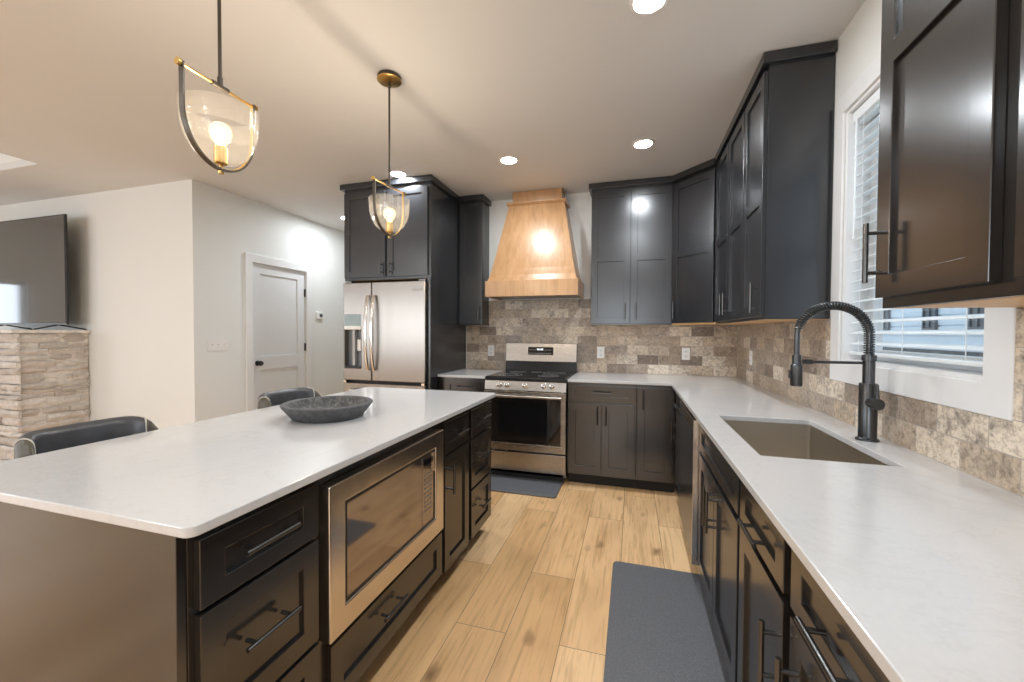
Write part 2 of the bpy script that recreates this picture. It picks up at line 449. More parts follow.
# window over the sink: opening Y 1.457-2.28, Z 1.19-2.35
struct(MB().grid([-3.5, 1.442, 2.262, 4.35], [0, 1.185, 2.34, CZ], XR, XR + .15, lambda i, j: not (i == 1 and j == 1), P_x).build('wall_right', 'wall'),
       'off-white wall with the sink window', 'wall')
struct(MB().box(-2.76, 1.09, YB, YB + .15, 0, CZ).build('wall_back', 'wall'), 'off-white wall behind the range', 'wall')
struct(MB().box(-2.76, -2.61, YB + .15, 6.2, 0, CZ).build('wall_hall', 'wall'), 'hall side wall behind the refrigerator', 'wall')
struct(MB().box(-4.12, -2.61, 6.2, 6.35, 0, CZ).build('wall_hall_end', 'wall'), 'end wall of the hall', 'wall')
DY0, DY1, DZ = 3.455, 4.215, 2.065
struct(MB().grid([2.84, DY0, DY1, 6.2], [0, DZ, CZ], -4.12, -3.97, lambda i, j: not (i == 1 and j == 0), P_x).build('wall_left', 'wall'),
       'off-white wall with the white door', 'wall')
struct(MB().box(-7.6, -4.12, 2.84, 2.99, 0, CZ).build('wall_living', 'wall'), 'off-white wall behind the television', 'wall')
struct(MB().grid([-3.5, -2.5, -.5, 1.98, 2.62, 2.99], [0, .75, 1.05, 1.95, 2.25, CZ], -7.75, -7.6, lambda i, j: not ((i == 1 and j in (1, 2, 3)) or (i == 3 and j == 2)), P_x).build('wall_far_left', 'wall'), 'living room side wall', 'wall')
struct(MB().grid([-7.75, -6.9, -4.3, -1.1, .4, 1.09], [0, .75, 2.25, CZ], -3.65, -3.5, lambda i, j: not (i in (1, 3) and j == 1), P_y).build('wall_rear', 'wall'),
       'rear wall with two added windows', 'wall')
# simple sashes in the rear openings, windows invented to let daylight in
for n, (x0, x1) in ((2, (-6.9, -4.3)), (3, (-1.1, .4))):
    mb = MB().grid([x0, x0 + .05, (x0 + x1) / 2 - .03, (x0 + x1) / 2 + .03, x1 - .05, x1], [.75, .80, 2.20, 2.25], -3.6, -3.54, lambda i, j: i in (0, 2, 4) or j in (0, 2), P_y)
    wn = struct(mb.build('window_%d' % n, 'trim'), 'added white framed window behind the camera', 'window')
for n, (y0, y1, z0, z1) in ((4, (-2.5, -.5, .75, 2.25)), (5, (1.98, 2.62, 1.05, 1.95))):  # invented too: one for daylight, one for the television's reflection
    mb = MB().grid([y0, y0 + .05, (y0 + y1) / 2 - .02, (y0 + y1) / 2 + .02, y1 - .05, y1], [z0, z0 + .05, z1 - .05, z1], -7.7, -7.64, lambda i, j: i in (0, 2, 4) or j in (0, 2), P_x)
    struct(mb.build('window_%d' % n, 'trim'), 'added white framed living room window', 'window')
# baseboards
for nm, b in (('baseboard_left', (-3.97, -3.955, 2.84, 3.37, 0, .12)), ('baseboard_left_far', (-3.97, -3.955, 4.30, 6.2, 0, .12)),
              ('baseboard_living', (-4.35, -3.955, 2.825, 2.84, 0, .12)), ('baseboard_hall', (-2.775, -2.76, 4.2, 6.2, 0, .12))):
    struct(MB().box(*b).build(nm, 'trim', bevel=.003))

# backsplash (both walls) : tile surface between worktop and cabinets
struct(MB().grid([-1.76, -1.499, -.386, .934], [.914, 1.39, 1.66], YB - .008, YB, lambda i, j: j == 0 or i == 1, P_y).build('trim_2', 'tile_x'),
       'weathered brown tile backsplash behind the range', 'backsplash')
struct(MB().grid([-.4, 1.350, 2.345, YB - .008], [.914, 1.095, 1.39], XR - .008, XR, lambda i, j: not (i == 1 and j == 1), P_x).build('trim_3', 'tile_y'),
       'weathered brown tile backsplash under the window', 'backsplash')

# sink window
mb = MB()
mb.grid([1.350, 1.442, 2.262, 2.345], [1.095, 1.185, 2.34, 2.425], XR - .012, XR - .0005, lambda i, j: not (i == 1 and j == 1), P_x)
wn = struct(mb.build('window_1', 'trim', bevel=.003), 'white cased window above the sink', 'window')
MB().grid([1.442, 1.460, 2.244, 2.262], [1.185, 1.20, 2.325, 2.34], XR, XR + .13, lambda i, j: not (i == 1 and j == 1), P_x).build('window_jamb', 'trim', wn, bevel=.001)
MB().grid([1.460, 1.505, 2.20, 2.244], [1.20, 1.245, 1.76, 1.80, 2.28, 2.325], XR + .09, XR + .13, lambda i, j: i in (0, 2) or j in (0, 2, 4), P_x).build('window_frame', 'trim', wn, bevel=.002)
MB().box(XR + .108, XR + .112, 1.505, 2.20, 1.245, 2.28).build('window_pane', 'glass', wn)
# blind
bl = thing('window_blind', 'white horizontal slat blind hanging in the sink window', 'blind', (XR + .045, 1.852, -.01))
MB().box(-.028, .028, -.388, .388, 2.285, 2.333).build('head_rail', 'blind', bl, bevel=.003)
MB().box(-.025, .025, -.385, .385, 1.232, 1.246).build('bottom_rail', 'blind', bl, bevel=.003)
z = 1.285
k = 0
while z < 2.28:
    a = math.radians(15)
    c, s = math.cos(a) * .025, math.sin(a) * .025
    mbs = MB(); th = .0026
    prof = [(-c, -s), (-c * .4, -s * .4 + .0018), (c * .4, s * .4 + .0018), (c, s), (c, s + th), (c * .4, s * .4 + .0018 + th), (-c * .4, -s * .4 + .0018 + th), (-c, -s + th)]
    mbs.loft([[(x, y, zz + z) for x, zz in prof] for y in (-.385, .385)])
    mbs.build('slat', 'blind', bl)
    z += .047; k += 1
for y in (-.30, 0, .30):
    MB().box(-.0268, -.0255, y - .0015, y + .0015, 1.246, 2.29).build('ladder_cord', 'blind', bl)
MB().tube([(-.034, .34, 2.28), (-.036, .34, 1.75)], .004, 8).build('tilt_wand', 'blind', bl)

# outside the sink window
struct(MB().box(1.3, 9, -6, 14, -.25, -.15).build('ground', plain('dry_ground', (.16, .17, .14), .9, noise=.3)), 'ground outside the window', 'ground')
nb = thing('neighbouring_house', 'pale siding house with dark windows seen through the blind', 'building', (4.6, 8.5, -.15))
mb = MB().box(0, 3, -4, 4, 0, 4.2)
for i in range(17): mb.box(-.02, 0, -4, 4, 1.45 + i * .16, 1.585 + i * .16)
mb.build('wall', plain('pale_blue_siding', (.62, .71, .78), .6), nb)
MB().box(-.06, 0, -4, 4, 0, 1.22).build('foundation', plain('dark_foundation', (.10, .11, .11), .8), nb)
for y in (-3.0, -2.1, -1.32, -.37, .85, 2.4):
    fr = MB().grid([y - .15, y - .12, y - .015, y + .015, y + .12, y + .15], [1.5, 1.57, 2.9, 2.97], -.06, -.021, lambda i, j: i in (0, 2, 4) or j in (0, 2), P_x).build('window', plain('dark_window_trim', (.09, .11, .13), .5), nb)
    MB().box(-.045, -.03, y - .12, y + .12, 1.57, 2.9).build('pane', plain('dark_window_pane', (.05, .06, .07), .3), fr)

# door in the left wall (plane X = -3.97)
dr = struct(MB().grid([DY0, DY0 + .115, DY1 - .115, DY1], [.01, .24, .88, 1.035, 1.955, DZ], -4.022, -3.984, lambda i, j: i in (0, 2) or j in (0, 2, 4), P_x).build('door_1', 'door_white', bevel=.003),
            'white two-panel interior door', 'door')
MB().box(-4.014, -3.998, DY0 + .10, DY1 - .10, .22, 1.97).build('door_panel', 'door_white', dr)
mb = MB().grid([DY0 - .085, DY0, DY1, DY1 + .085], [0, DZ, DZ + .09], -3.9695, -3.948, lambda i, j: not (i == 1 and j == 0), P_x)
mb.build('door_casing', 'trim', dr, bevel=.003)
kn = MB().loft([[(-3.984 + x, 3.53 + r * math.cos(2 * PI * i / 20), .96 + r * math.sin(2 * PI * i / 20)) for i in range(20)]
                for x, r in ((0, .03), (.006, .03), (.008, .011), (.03, .011), (.036, .022), (.05, .029), (.062, .024), (.067, .008))])
kn.build('door_knob', 'black_plastic', dr, smooth=True)
for z in (1.80, 1.12, .25):
    MB().box(-3.99, -3.974, DY1 - .012, DY1 + .0, z - .045, z + .045).tube([(-3.970, DY1 - .006, z - .05), (-3.970, DY1 - .006, z + .05)], .006, 8).build('hinge', 'black_plastic', dr)


# ---------------------------------------------------------------- cabinet parts
def handle_mesh(L, vert):
    mb = MB(); e = L / 2 - .026; d = -.034
    ax = (lambda t, y: (0, y, t)) if vert else (lambda t, y: (t, y, 0))
    mb.tube([ax(-L / 2, d), ax(L / 2, d)], .0062, 12)
    for q in (-e, e): mb.tube([ax(q, .0), ax(q, d)], .0052, 10)
    return mb


def shaker(parent, name, x0, x1, z0, z1, y=0, split=None, handle=None, mat='cab', stile=.057, label=None):
    """a door or drawer front standing .02 proud of the plane y, with recessed panels; handle = (x, z, 'v'|'h', length)"""
    w, h = x1 - x0, z1 - z0
    rail = min(stile, h * .3) if name == 'drawer' else stile
    zs = [0, rail, h - rail, h]
    rows = (0, 2)
    if split:
        q = split - z0; zs = [0, rail, q - .029, q + .029, h - rail, h]; rows = (0, 2, 4)
    mb = MB().grid([0, stile, w - stile, w], zs, -.020, 0, lambda i, j: i in (0, 2) or j in rows, lambda a, b, c: (a, c, b))
    o = mb.build(name, mat, parent, bevel=.0016, loc=(x0, y, z0))
    if label: o['label'] = label
    MB().box(stile - .004, w - stile + .004, -.010, -.003, rail - .004, h - rail + .004).build('panel', mat, o)
    if handle:
        hx, hz, kind, L = handle
        handle_mesh(L, kind == 'v').build('handle', 'handle', o, loc=(hx - x0, -.0195, hz - z0), smooth=True)
    return o


def carcass(t, w, d, z0, z1, mat='cab', toe=0, top=True, bottom_mat=None, frame_hole=None):
    th = .018
    mb = MB().box(0, th, .018, d, z0, z1).box(w - th, w, .018, d, z0, z1).box(th, w - th, d - .008, d, z0, z1)
    if not bottom_mat: mb.box(th, w - th, .018, d - .008, z0, z0 + th)
    if top: mb.box(th, w - th, .018, d - .008, z1 - th, z1)
    mb.build('carcass', mat, t)
    # face frame behind the doors
    if frame_hole: MB().grid([0, frame_hole[0], frame_hole[1], w], [z0, frame_hole[2], frame_hole[3], z1], 0, .018, lambda i, j: not (i == 1 and j == 1), P_y).build('face_frame', mat, t, bevel=.0012)
    else: MB().box(0, w, 0, .018, z0, z1).build('face_frame', mat, t, bevel=.0012)
    if toe: MB().box(.0, w, .075, .09, 0, z0).box(.0, .018, .09, d, 0, z0).box(w - .018, w, .09, d, 0, z0).build('toe_kick', 'cab_gap', t)
    if bottom_mat:
        MB().box(th, w - th, .018, d - .008, z0 - .001, z0 + .017).build('underside', bottom_mat, t)


UH = 'black bar pull'
# ---- tall unit round the refrigerator and its neighbour
fc = thing('upper_cabinet', 'deep dark two-door cabinet above the refrigerator', 'cabinet', (-2.70, 3.37, 0), 0)
carcass(fc, .933, .825, 1.81, 2.680, bottom_mat='ply')
shaker(fc, 'door', .01, .462, 1.835, 2.645, handle=(.427, 1.915, 'v', .125))
shaker(fc, 'door', .488, .905, 1.835, 2.645, handle=(.523, 1.915, 'v', .125))
tag(MB().box(-1.797, -1.767, 3.358, 4.195, 0, 1.809).build('refrigerator_side_panel', 'cab', bevel=.0015), 'tall dark glossy panel along the right side of the refrigerator', 'panel')
tag(MB().box(-2.70, -2.688, 3.43, 4.195, 0, 1.809).build('refrigerator_side_panel', 'cab', bevel=.0015), 'thin dark panel along the left side of the refrigerator', 'panel')

nu = thing('upper_cabinet', 'narrow dark upper cabinet between refrigerator and wood range hood', 'cabinet', (-1.765, 4.0, 0))
carcass(nu, .265, .198, 1.39, 2.680, bottom_mat='ply')
shaker(nu, 'door', .012, .262, 1.405, 2.655, split=2.02, handle=(.232, 1.52, 'v', .15))

pu = thing('upper_cabinet', 'dark two-door upper cabinet right of the wood hood', 'cabinet', (-.385, 4.0, 0))
carcass(pu, .735, .198, 1.39, 2.680, bottom_mat='ply')
shaker(pu, 'door', .006, .362, 1.405, 2.655, split=2.02, handle=(.318, 1.52, 'v', .15))
shaker(pu, 'door', .370, .724, 1.405, 2.655, split=2.02, handle=(.415, 1.52, 'v', .15))

# diagonal corner unit
A = Vector((.352, 4.0)); B = Vector((.654, 3.675)); d = B - A; ang = math.atan2(d.y, d.x); W = d.length
cu = thing('corner_upper_cabinet', 'dark upper cabinet set diagonally in the kitchen corner', 'cabinet', (A.x, A.y, 0), ang)


def loc2(p):
    q = Vector(p) - A; return (q.x * math.cos(-ang) - q.y * math.sin(-ang), q.x * math.sin(-ang) + q.y * math.cos(-ang))


poly = [loc2(p) for p in ((.352, 4.0), (.654, 3.675), (.938, 3.675), (.938, 4.198), (.352, 4.198))]
MB().prism(poly, 1.41, 2.680).build('carcass', 'cab', cu, bevel=.0012)
MB().prism([loc2(p) for p in ((.352, 3.998), (.652, 3.677), (.936, 3.677), (.936, 4.196), (.352, 4.196))], 1.392, 1.41).build('underside', 'ply', cu)
shaker(cu, 'door', .012, W - .012, 1.405, 2.655, split=2.02, handle=(.055, 1.52, 'v', .15))

# right run uppers: local x runs from the corner towards the camera
r1 = thing('upper_cabinet', 'dark two-door upper cabinet on the window wall next to the diagonal corner', 'cabinet', (.654, 3.673, 0), -PI / 2)
carcass(r1, .912, .284, 1.39, 2.680, bottom_mat='ply')
shaker(r1, 'door', .06, .495, 1.405, 2.655, split=2.02, handle=(.45, 1.52, 'v', .15))
shaker(r1, 'door', .505, .905, 1.405, 2.655, split=2.02, handle=(.55, 1.52, 'v', .15))
r2 = thing('upper_cabinet', 'dark single-door upper cabinet whose end panel meets the window trim', 'cabinet', (.654, 2.76, 0), -PI / 2)
carcass(r2, .385, .284, 1.39, 2.680, bottom_mat='ply')
shaker(r2, 'door', .006, .377, 1.405, 2.655, split=2.02, handle=(.325, 1.505, 'v', .16))

# near upper
r3 = thing('upper_cabinet', 'large near upper cabinet at top right beside the blind', 'cabinet', (.652, 1.348, 0), -PI / 2)
carcass(r3, .80, .286, 1.385, 2.680, mat='cab_floor_tint', bottom_mat='ply')
shaker(r3, 'door', .006, .372, 1.413, 2.655, split=2.04, handle=(.028, 1.532, 'v', .158), mat='cab_floor_tint')
shaker(r3, 'door', .424, .79, 1.413, 2.655, split=2.04, handle=(.762, 1.532, 'v', .158), mat='cab_floor_tint')


def crown(label, pts, mat='cab'):
    return tag(MB().prism(pts, 2.680, 2.734).build('crown_molding', mat, bevel=.004), label, 'molding')


crown('dark crown strip above the refrigerator cabinet and narrow neighbour', [(-2.725, 3.33), (-1.742, 3.33), (-1.742, 3.95), (-1.475, 3.95), (-1.475, 4.198), (-2.725, 4.198)])
crown('dark crown strip running over the corner cabinets to the window', [(-.41, 3.95), (.335, 3.95), (.622, 3.645), (.622, 2.352), (.938, 2.352), (.938, 4.198), (-.41, 4.198)])
crown('dark crown strip above the large near upper cabinet', [(.62, .52), (.938, .52), (.938, 1.36), (.62, 1.36)], 'cab_floor_tint')

# ---- base cabinets, back wall (door faces at Y = 3.50)
b1 = thing('base_cabinet', 'dark base cabinet with one drawer and two doors, right of the range', 'cabinet', (-.525, 3.50, 0))
carcass(b1, .565, .69, .10, .890, toe=1, mat='cab_floor_tint')
shaker(b1, 'drawer', .012, .552, .735, .868, handle=(.285, .812, 'h', .15), mat='cab_floor_tint')
shaker(b1, 'door', .012, .283, .125, .715, handle=(.252, .615, 'v', .15), mat='cab_floor_tint')
shaker(b1, 'door', .291, .552, .125, .715, handle=(.322, .615, 'v', .15), mat='cab_floor_tint')
b2 = thing('base_cabinet', 'dark single-door base cabinet in the inner corner of the worktop', 'cabinet', (.042, 3.50, 0))
carcass(b2, .30, .69, .10, .890, toe=1, mat='cab_floor_tint')
shaker(b2, 'door', .008, .278, .125, .868, handle=(.052, .77, 'v', .15), mat='cab_floor_tint')
b0 = thing('base_cabinet', 'dark base cabinet between the refrigerator panel and the range', 'cabinet', (-1.755, 3.50, 0))
carcass(b0, .475, .69, .10, .890, toe=1, mat='cab_floor_tint')
shaker(b0, 'drawer', .07, .465, .735, .868, handle=(.25, .805, 'h', .15), mat='cab_floor_tint')
shaker(b0, 'door', .07, .465, .125, .715, handle=(.42, .615, 'v', .15), mat='cab_floor_tint')

# ---- base cabinets, right wall (door faces at X = .335); local x = towards the camera
RX = .355


def rbase(label, y0, wd, mat='cab', **kw):
    t = thing('base_cabinet', label, 'cabinet', (RX, y0, 0), -PI / 2)
    carcass(t, wd, .583, .10, .890, mat=mat, toe=1, **kw)
    return t


r = rbase('narrow dark base cabinet between dishwasher and inner corner', 3.498, .588)
shaker(r, 'drawer', .10, .575, .735, .868, handle=(.42, .80, 'h', .15))
shaker(r, 'door', .10, .575, .125, .715, handle=(.15, .56, 'v', .15))
r = rbase('dark two-door sink base cabinet with a blank top panel', 2.262, .815, top=False)
shaker(r, 'door', .015, .402, .125, .70, handle=(.372, .575, 'v', .165))
shaker(r, 'door', .410, .797, .125, .70, handle=(.440, .575, 'v', .165))
shaker(r, 'drawer', .015, .797, .725, .868)
r = rbase('dark drawer-and-door base cabinet just near side of the sink cabinet', 1.445, .415, mat='cab_floor_tint')
shaker(r, 'drawer', .010, .395, .725, .868, handle=(.222, .778, 'h', .150), mat='cab_floor_tint')
shaker(r, 'door', .010, .395, .125, .705, handle=(.367, .560, 'v', .155), mat='cab_floor_tint')
r = rbase('nearest dark drawer-and-door base cabinet under the right worktop', 1.028, .44, mat='cab_floor_tint')
shaker(r, 'drawer', .022, .43, .725, .868, handle=(.243, .784, 'h', .165), mat='cab_floor_tint')
shaker(r, 'door', .022, .43, .125, .705, handle=(.064, .558, 'v', .155), mat='cab_floor_tint')

# ---- island units (door faces at X = -.885); local x = away from the camera
IX = -.905


def ibase(label, y0, wd, **kw):
    t = thing('island_cabinet', label, 'cabinet', (IX, y0, 0), PI / 2)
    carcass(t, wd, .645, .10, .890, mat='cab_floor_tint', toe=1, **kw)
    return t


r = ibase('dark three-drawer island cabinet nearest the camera', .627, .376)
for z0, z1 in ((.712, .866), (.400, .700), (.125, .388)):
    shaker(r, 'drawer', .013, .358, z0, z1, handle=(.173, (z0 + z1) / 2 + (.01 if z1 > .8 else .02), 'h', .155), mat='cab_floor_tint')
r = ibase('dark island cabinet that houses the microwave over one wide drawer', 1.005, .822, frame_hole=(.04, .73, .38, .83))
shaker(r, 'drawer', .030, .80, .125, .335, handle=(.345, .262, 'h', .155), mat='cab_floor_tint')
r = ibase('narrow island cabinet with one drawer over one tall door, beyond the microwave', 1.829, .345)
shaker(r, 'drawer', .008, .318, .705, .862, handle=(.16, .785, 'h', .14), mat='cab_floor_tint')
shaker(r, 'door', .008, .318, .105, .690, handle=(.045, .575, 'v', .155), mat='cab_floor_tint')
r = ibase('three-drawer island cabinet at the far end facing the range', 2.176, .369)
for z0, z1 in ((.705, .862), (.405, .690), (.105, .392)):
    shaker(r, 'drawer', .012, .355, z0, z1, handle=(.18, (z0 + z1) / 2 + .01, 'h', .14), mat='cab_floor_tint')
tag(MB().box(-1.532, -.906, .606, .626, .0, .890).build('island_end_panel', 'cab_floor_tint', bevel=.0015), 'smooth dark end panel of the island facing the camera', 'panel')
tag(MB().box(-1.82, -1.552, .600, .632, 0, .890).build('island_support_panel', 'cab_floor_tint', bevel=.0015), 'dark panel carrying the island overhang at lower left edge', 'panel')
tag(MB().box(-1.82, -1.552, 2.515, 2.545, 0, .890).build('island_support_panel', 'cab_floor_tint', bevel=.0015), 'dark panel carrying the far end of the island overhang', 'panel')


# ---- worktops
def rounded(x0, x1, y0, y1, r, n=6):
    pts = []
    for cx, cy, a0 in ((x1 - r, y0 + r, -PI / 2), (x1 - r, y1 - r, 0), (x0 + r, y1 - r, PI / 2), (x0 + r, y0 + r, PI)):
        for i in range(n + 1):
            a = a0 + PI / 2 * i / n; pts.append((cx + r * math.cos(a), cy + r * math.sin(a)))
    return pts


tag(MB().prism(rounded(-1.848, -.858, .600, 2.555, .022), .8905, .914).build('island_countertop', 'quartz', bevel=.003), 'large white quartz slab topping the island', 'countertop')
tag(MB().grid([-.528, .306, .412, .797, .938], [.15, 1.512, 2.20, 3.490, 4.19], .8905, .914,
              lambda i, j: (i > 0 or j == 3) and not (i == 2 and j == 1)).build('countertop', 'quartz', bevel=.0025), 'L-shaped white quartz worktop holding the sink', 'countertop')
tag(MB().box(-1.763, -1.282, 3.490, 4.19, .8905, .914).build('countertop', 'quartz', bevel=.0025), 'short white quartz worktop between refrigerator and range', 'countertop')

# ---- sink
sk = thing('sink', 'rectangular stainless undermount sink set in the white worktop', 'sink', (.605, 1.856, .8895))
hw, hl, dp = .2, .352, .225
mb = MB()
rings = []
for (ox, z) in ((.012, 0), (0, 0), (0, -dp + .02), (-.012, -dp), ):
    rings.append([(x, y, z) for x, y in rounded(-hw - ox, hw + ox, -hl - ox, hl + ox, .012, 4)])
mb.loft(rings, cap=False)
mb.bm.faces.new([mb.bm.verts.new(p) for p in rings[-1]])
o = mb.build('basin', 'sink', sk)
m = o.modifiers.new('s', 'SOLIDIFY'); m.thickness = .0015; m.offset = 0
MB().lathe([(.001, -dp + .004), (.03, -dp + .003), (.043, -dp + .006), (.045, -dp + .002)], 28).build('drain', 'chrome', sk, smooth=True)
# ---- faucet: spout arcs over the sink in the plane Y = 1.853
fa = thing('faucet', 'matt black spring-neck pull-down faucet standing behind the sink', 'faucet', (.859, 1.853, .914))
MB().lathe([(.0, 0), (.036, 0), (.036, .006), (.031, .009), (.0285, .012), (.0285, .212), (.026, .216), (.0, .216)], 32).build('body', 'faucet', fa, smooth=True)
MB().lathe([(.0, .214), (.019, .214), (.019, .300), (.0225, .301), (.0225, .322), (.0, .322)], 24).build('collar', 'faucet', fa, smooth=True)
# lever on the side towards the camera/room
MB().tube([(.0, 0, .146), (.0, -.052, .146)], .019, 24).build('valve', 'faucet', fa, smooth=True)
MB().tube([(.0, -.053, .146), (.0, -.068, .146)], .0205, 24).tube([(.006, -.050, .150), (.010, -.038, .215)], [.006, .0045], 12).build('lever', 'faucet', fa, smooth=True)
arc = []
R_ = .118
for i in range(41):
    a = PI * i / 40
    arc.append((-R_ + R_ * math.cos(a), 0, .395 + (.115) * math.sin(a)))
path = [(0, 0, .32), (0, 0, .36)] + arc + [(-2 * R_, 0, .36), (-2 * R_, 0, .315)]
MB().tube(path, .0098, 12).build('hose', 'faucet', fa, smooth=True)
# spring: helix round the first three quarters of the hose
pv = [Vector(p) for p in path]; seg = [0]
for a, b in zip(pv, pv[1:]): seg.append(seg[-1] + (b - a).length)


def along(s):
    for i in range(len(pv) - 1):
        if s <= seg[i + 1]:
            u = (s - seg[i]) / (seg[i + 1] - seg[i]); return pv[i].lerp(pv[i + 1], u), (pv[i + 1] - pv[i]).normalized()
    return pv[-1], (pv[-1] - pv[-2]).normalized()


hel = []; turns = 46; n = turns * 10; Ls = seg[-1] * .80
for i in range(n + 1):
    s = .0 + Ls * i / n; p, dr_ = along(s); side = Vector((0, 1, 0)); u = dr_.cross(side)
    a = 2 * PI * turns * i / n; rr = 0.0148 if i < n * .93 else 0.0148 - .004 * (i - n * .93) / (n * .07)
    hel.append(p + side * rr * math.cos(a) + u * rr * math.sin(a))
MB().tube(hel, .0030, 6).build('spring', 'faucet', fa, smooth=True)
MB().tube([(-.018, 0, .292), (-2 * R_ + .03, 0, .292)], .0055, 12).tube([(-2 * R_ + .052, 0, .292), (-2 * R_ + .02, 0, .292)], .0095, 16).build('docking_arm', 'faucet', fa, smooth=True)
hx = -2 * R_
MB().lathe([(.0, .196), (.0195, .196), (.0205, .200), (.0205, .278), (.017, .282), (.0, .282)], 24, hx).lathe([(.0, .28), (.0155, .28), (.0155, .318), (.0, .318)], 20, hx).build('spray_head', 'faucet', fa, smooth=True)
MB().box(hx - .026, hx - .019, -.007, .007, .225, .258).build('spray_button', 'faucet', fa, bevel=.002)

# ---------------------------------------------------------------- refrigerator
rf = thing('refrigerator', 'stainless french-door refrigerator with water dispenser', 'refrigerator', (-2.680, 3.32, 0))
MB().box(.002, .880, .075, .85, .02, 1.785).build('cabinet_body', 'steel_dark', rf, bevel=.004)
# left door with a dispenser recess, right door, freezer drawer
MB().grid([0, .012, .20, .312], [.850, .965, 1.36, 1.492, 1.782], 0, .068, lambda i, j: not (i == 1 and j == 1), P_y).build('door', 'steel', rf, bevel=.006)['label'] = 'narrow left stainless door with dispenser'
MB().box(.320, .880, 0, .068, .850, 1.782).build('door', 'steel', rf, bevel=.006)['label'] = 'wide right stainless door'
MB().box(0, .880, 0, .068, .10, .822).build('freezer_drawer', 'steel', rf, bevel=.006)
MB().tube([(.10, -.0, .76), (.10, -.045, .76), (.78, -.045, .76), (.78, -.0, .76)], .011, 12).build('handle', 'chrome', rf, smooth=True)
MB().box(.010, .875, .045, .075, .822, .850).build('door_gasket', 'cab_gap', rf)
MB().box(.02, .86, .03, .075, .02, .095).build('kick_grille', 'steel_dark', rf)
ds = MB().box(.012, .200, .060, .067, .965, 1.36).build('dispenser', 'grey_plastic', rf)
MB().box(.012, .20, -.002, .004, 1.372, 1.485).build('control_panel', 'teal_plastic', ds, bevel=.002)
MB().box(.012, .20, -.006, .05, 1.335, 1.368).build('dispenser_lip', 'plastic', ds, bevel=.004)
MB().box(.085, .115, .02, .058, .99, 1.335).build('ice_chute', 'print', ds, bevel=.003)
MB().box(.135, .175, .030, .058, 1.13, 1.24).build('paddle', 'plastic', ds, bevel=.003)
MB().box(.016, .196, .01, .060, .967, .985).build('drip_tray', 'black_plastic', ds)
for hx in (.288, .352):
    pts = []
    for i in range(17):
        u = i / 16; pts.append((hx, -.022 - .040 * math.sin(PI * u) ** .7, .955 + u * .70))
    MB().tube([(hx, .003, .957)] + pts + [(hx, .003, 1.653)], .013, 10, flat=(.009, .016)).build('handle', 'chrome', rf, smooth=True)
MB().box(.745, .845, -.003, .002, 1.690, 1.722).build('badge', 'print', rf, bevel=.001)
for hx in (.01, .80): MB().box(hx, hx + .07, .02, .12, 1.783, 1.80).build('hinge_cover', 'steel_dark', rf, bevel=.003)
for hx in (.0, .845): MB().box(hx, hx + .035, -.01, .04, .824, .848).build('hinge', 'chrome', rf, bevel=.003)

# ---------------------------------------------------------------- range
rg = thing('range', 'stainless electric range with glass cooktop and smoked oven door', 'range', (-1.276, 3.47, 0))
RW = .742
MB().box(.004, RW - .004, .03, .70, .05, .885).build('body', 'steel_dark', rg, bevel=.002)
# cooktop with black glass
MB().box(0, RW, -.005, .640, .885, .917).build('cooktop_frame', 'enamel', rg, bevel=.006)
ct = MB().box(.012, RW - .012, .012, .61, .917, .921).build('cooktop', 'black_glass', rg, bevel=.0015)
ring = MB()
for cx, cy, r in ((.19, .17, .105), (.55, .17, .09), (.19, .45, .075), (.55, .45, .105), (.37, .48, .05)):
    ring.lathe([(r, .9213), (r + .003, .9216), (r + .004, .9213)], 40, cx, cy)
    ring.lathe([(r * .62, .9213), (r * .62 + .002, .9216), (r * .62 + .003, .9213)], 40, cx, cy)
ring.build('burner_rings', 'print', ct)
# knob fascia, leaning back
o = MB().prism([(-.012, .800), (.04, .800), (.04, .884), (.000, .884)], 0, RW, 'x').build('control_fascia', 'steel_h', rg, bevel=.003)
for kx in (.137, .207, .375, .548, .618):
    kb = MB().loft([[(kx + q * math.cos(2 * PI * i / 24), -.006 - y, .848 + q * math.sin(2 * PI * i / 24)) for i in range(24)]
                    for y, q in ((0, .024), (.006, .024), (.007, .020), (.030, .018), (.033, .014))])
    kb = kb.build('knob', 'chrome', rg, smooth=True)
    MB().box(kx - .004, kx + .004, -.044, -.036, .832, .864).build('knob_grip', 'steel_dark', kb, bevel=.001)
# oven door
dz0, dz1 = .268, .795
od = MB().grid([.0, .045, RW - .045, RW], [dz0, .335, .735, dz1], -.022, .028, lambda i, j: not (i == 1 and j == 1), P_y).build('oven_door', 'steel_h', rg, bevel=.004)
MB().box(.043, RW - .043, -.014, -.006, .333, .737).build('window', 'smoked_glass', od)
MB().box(.13, RW - .13, -.0150, -.0141, .400, .700).build('window_screen', 'black_glass', od)
MB().tube([(.030, -.065, .755), (RW - .030, -.065, .755)], .0125, 14).box(.035, .060, -.066, -.02, .747, .763).box(RW - .060, RW - .035, -.066, -.02, .747, .763).build('handle', 'steel_h', od, smooth=True)
MB().box(.0, RW, -.018, .028, .09, .255).build('storage_drawer', 'steel_h', rg, bevel=.004)
MB().box(.03, RW - .03, .03, .06, .0, .09).build('kick_plate', 'cab_gap', rg)
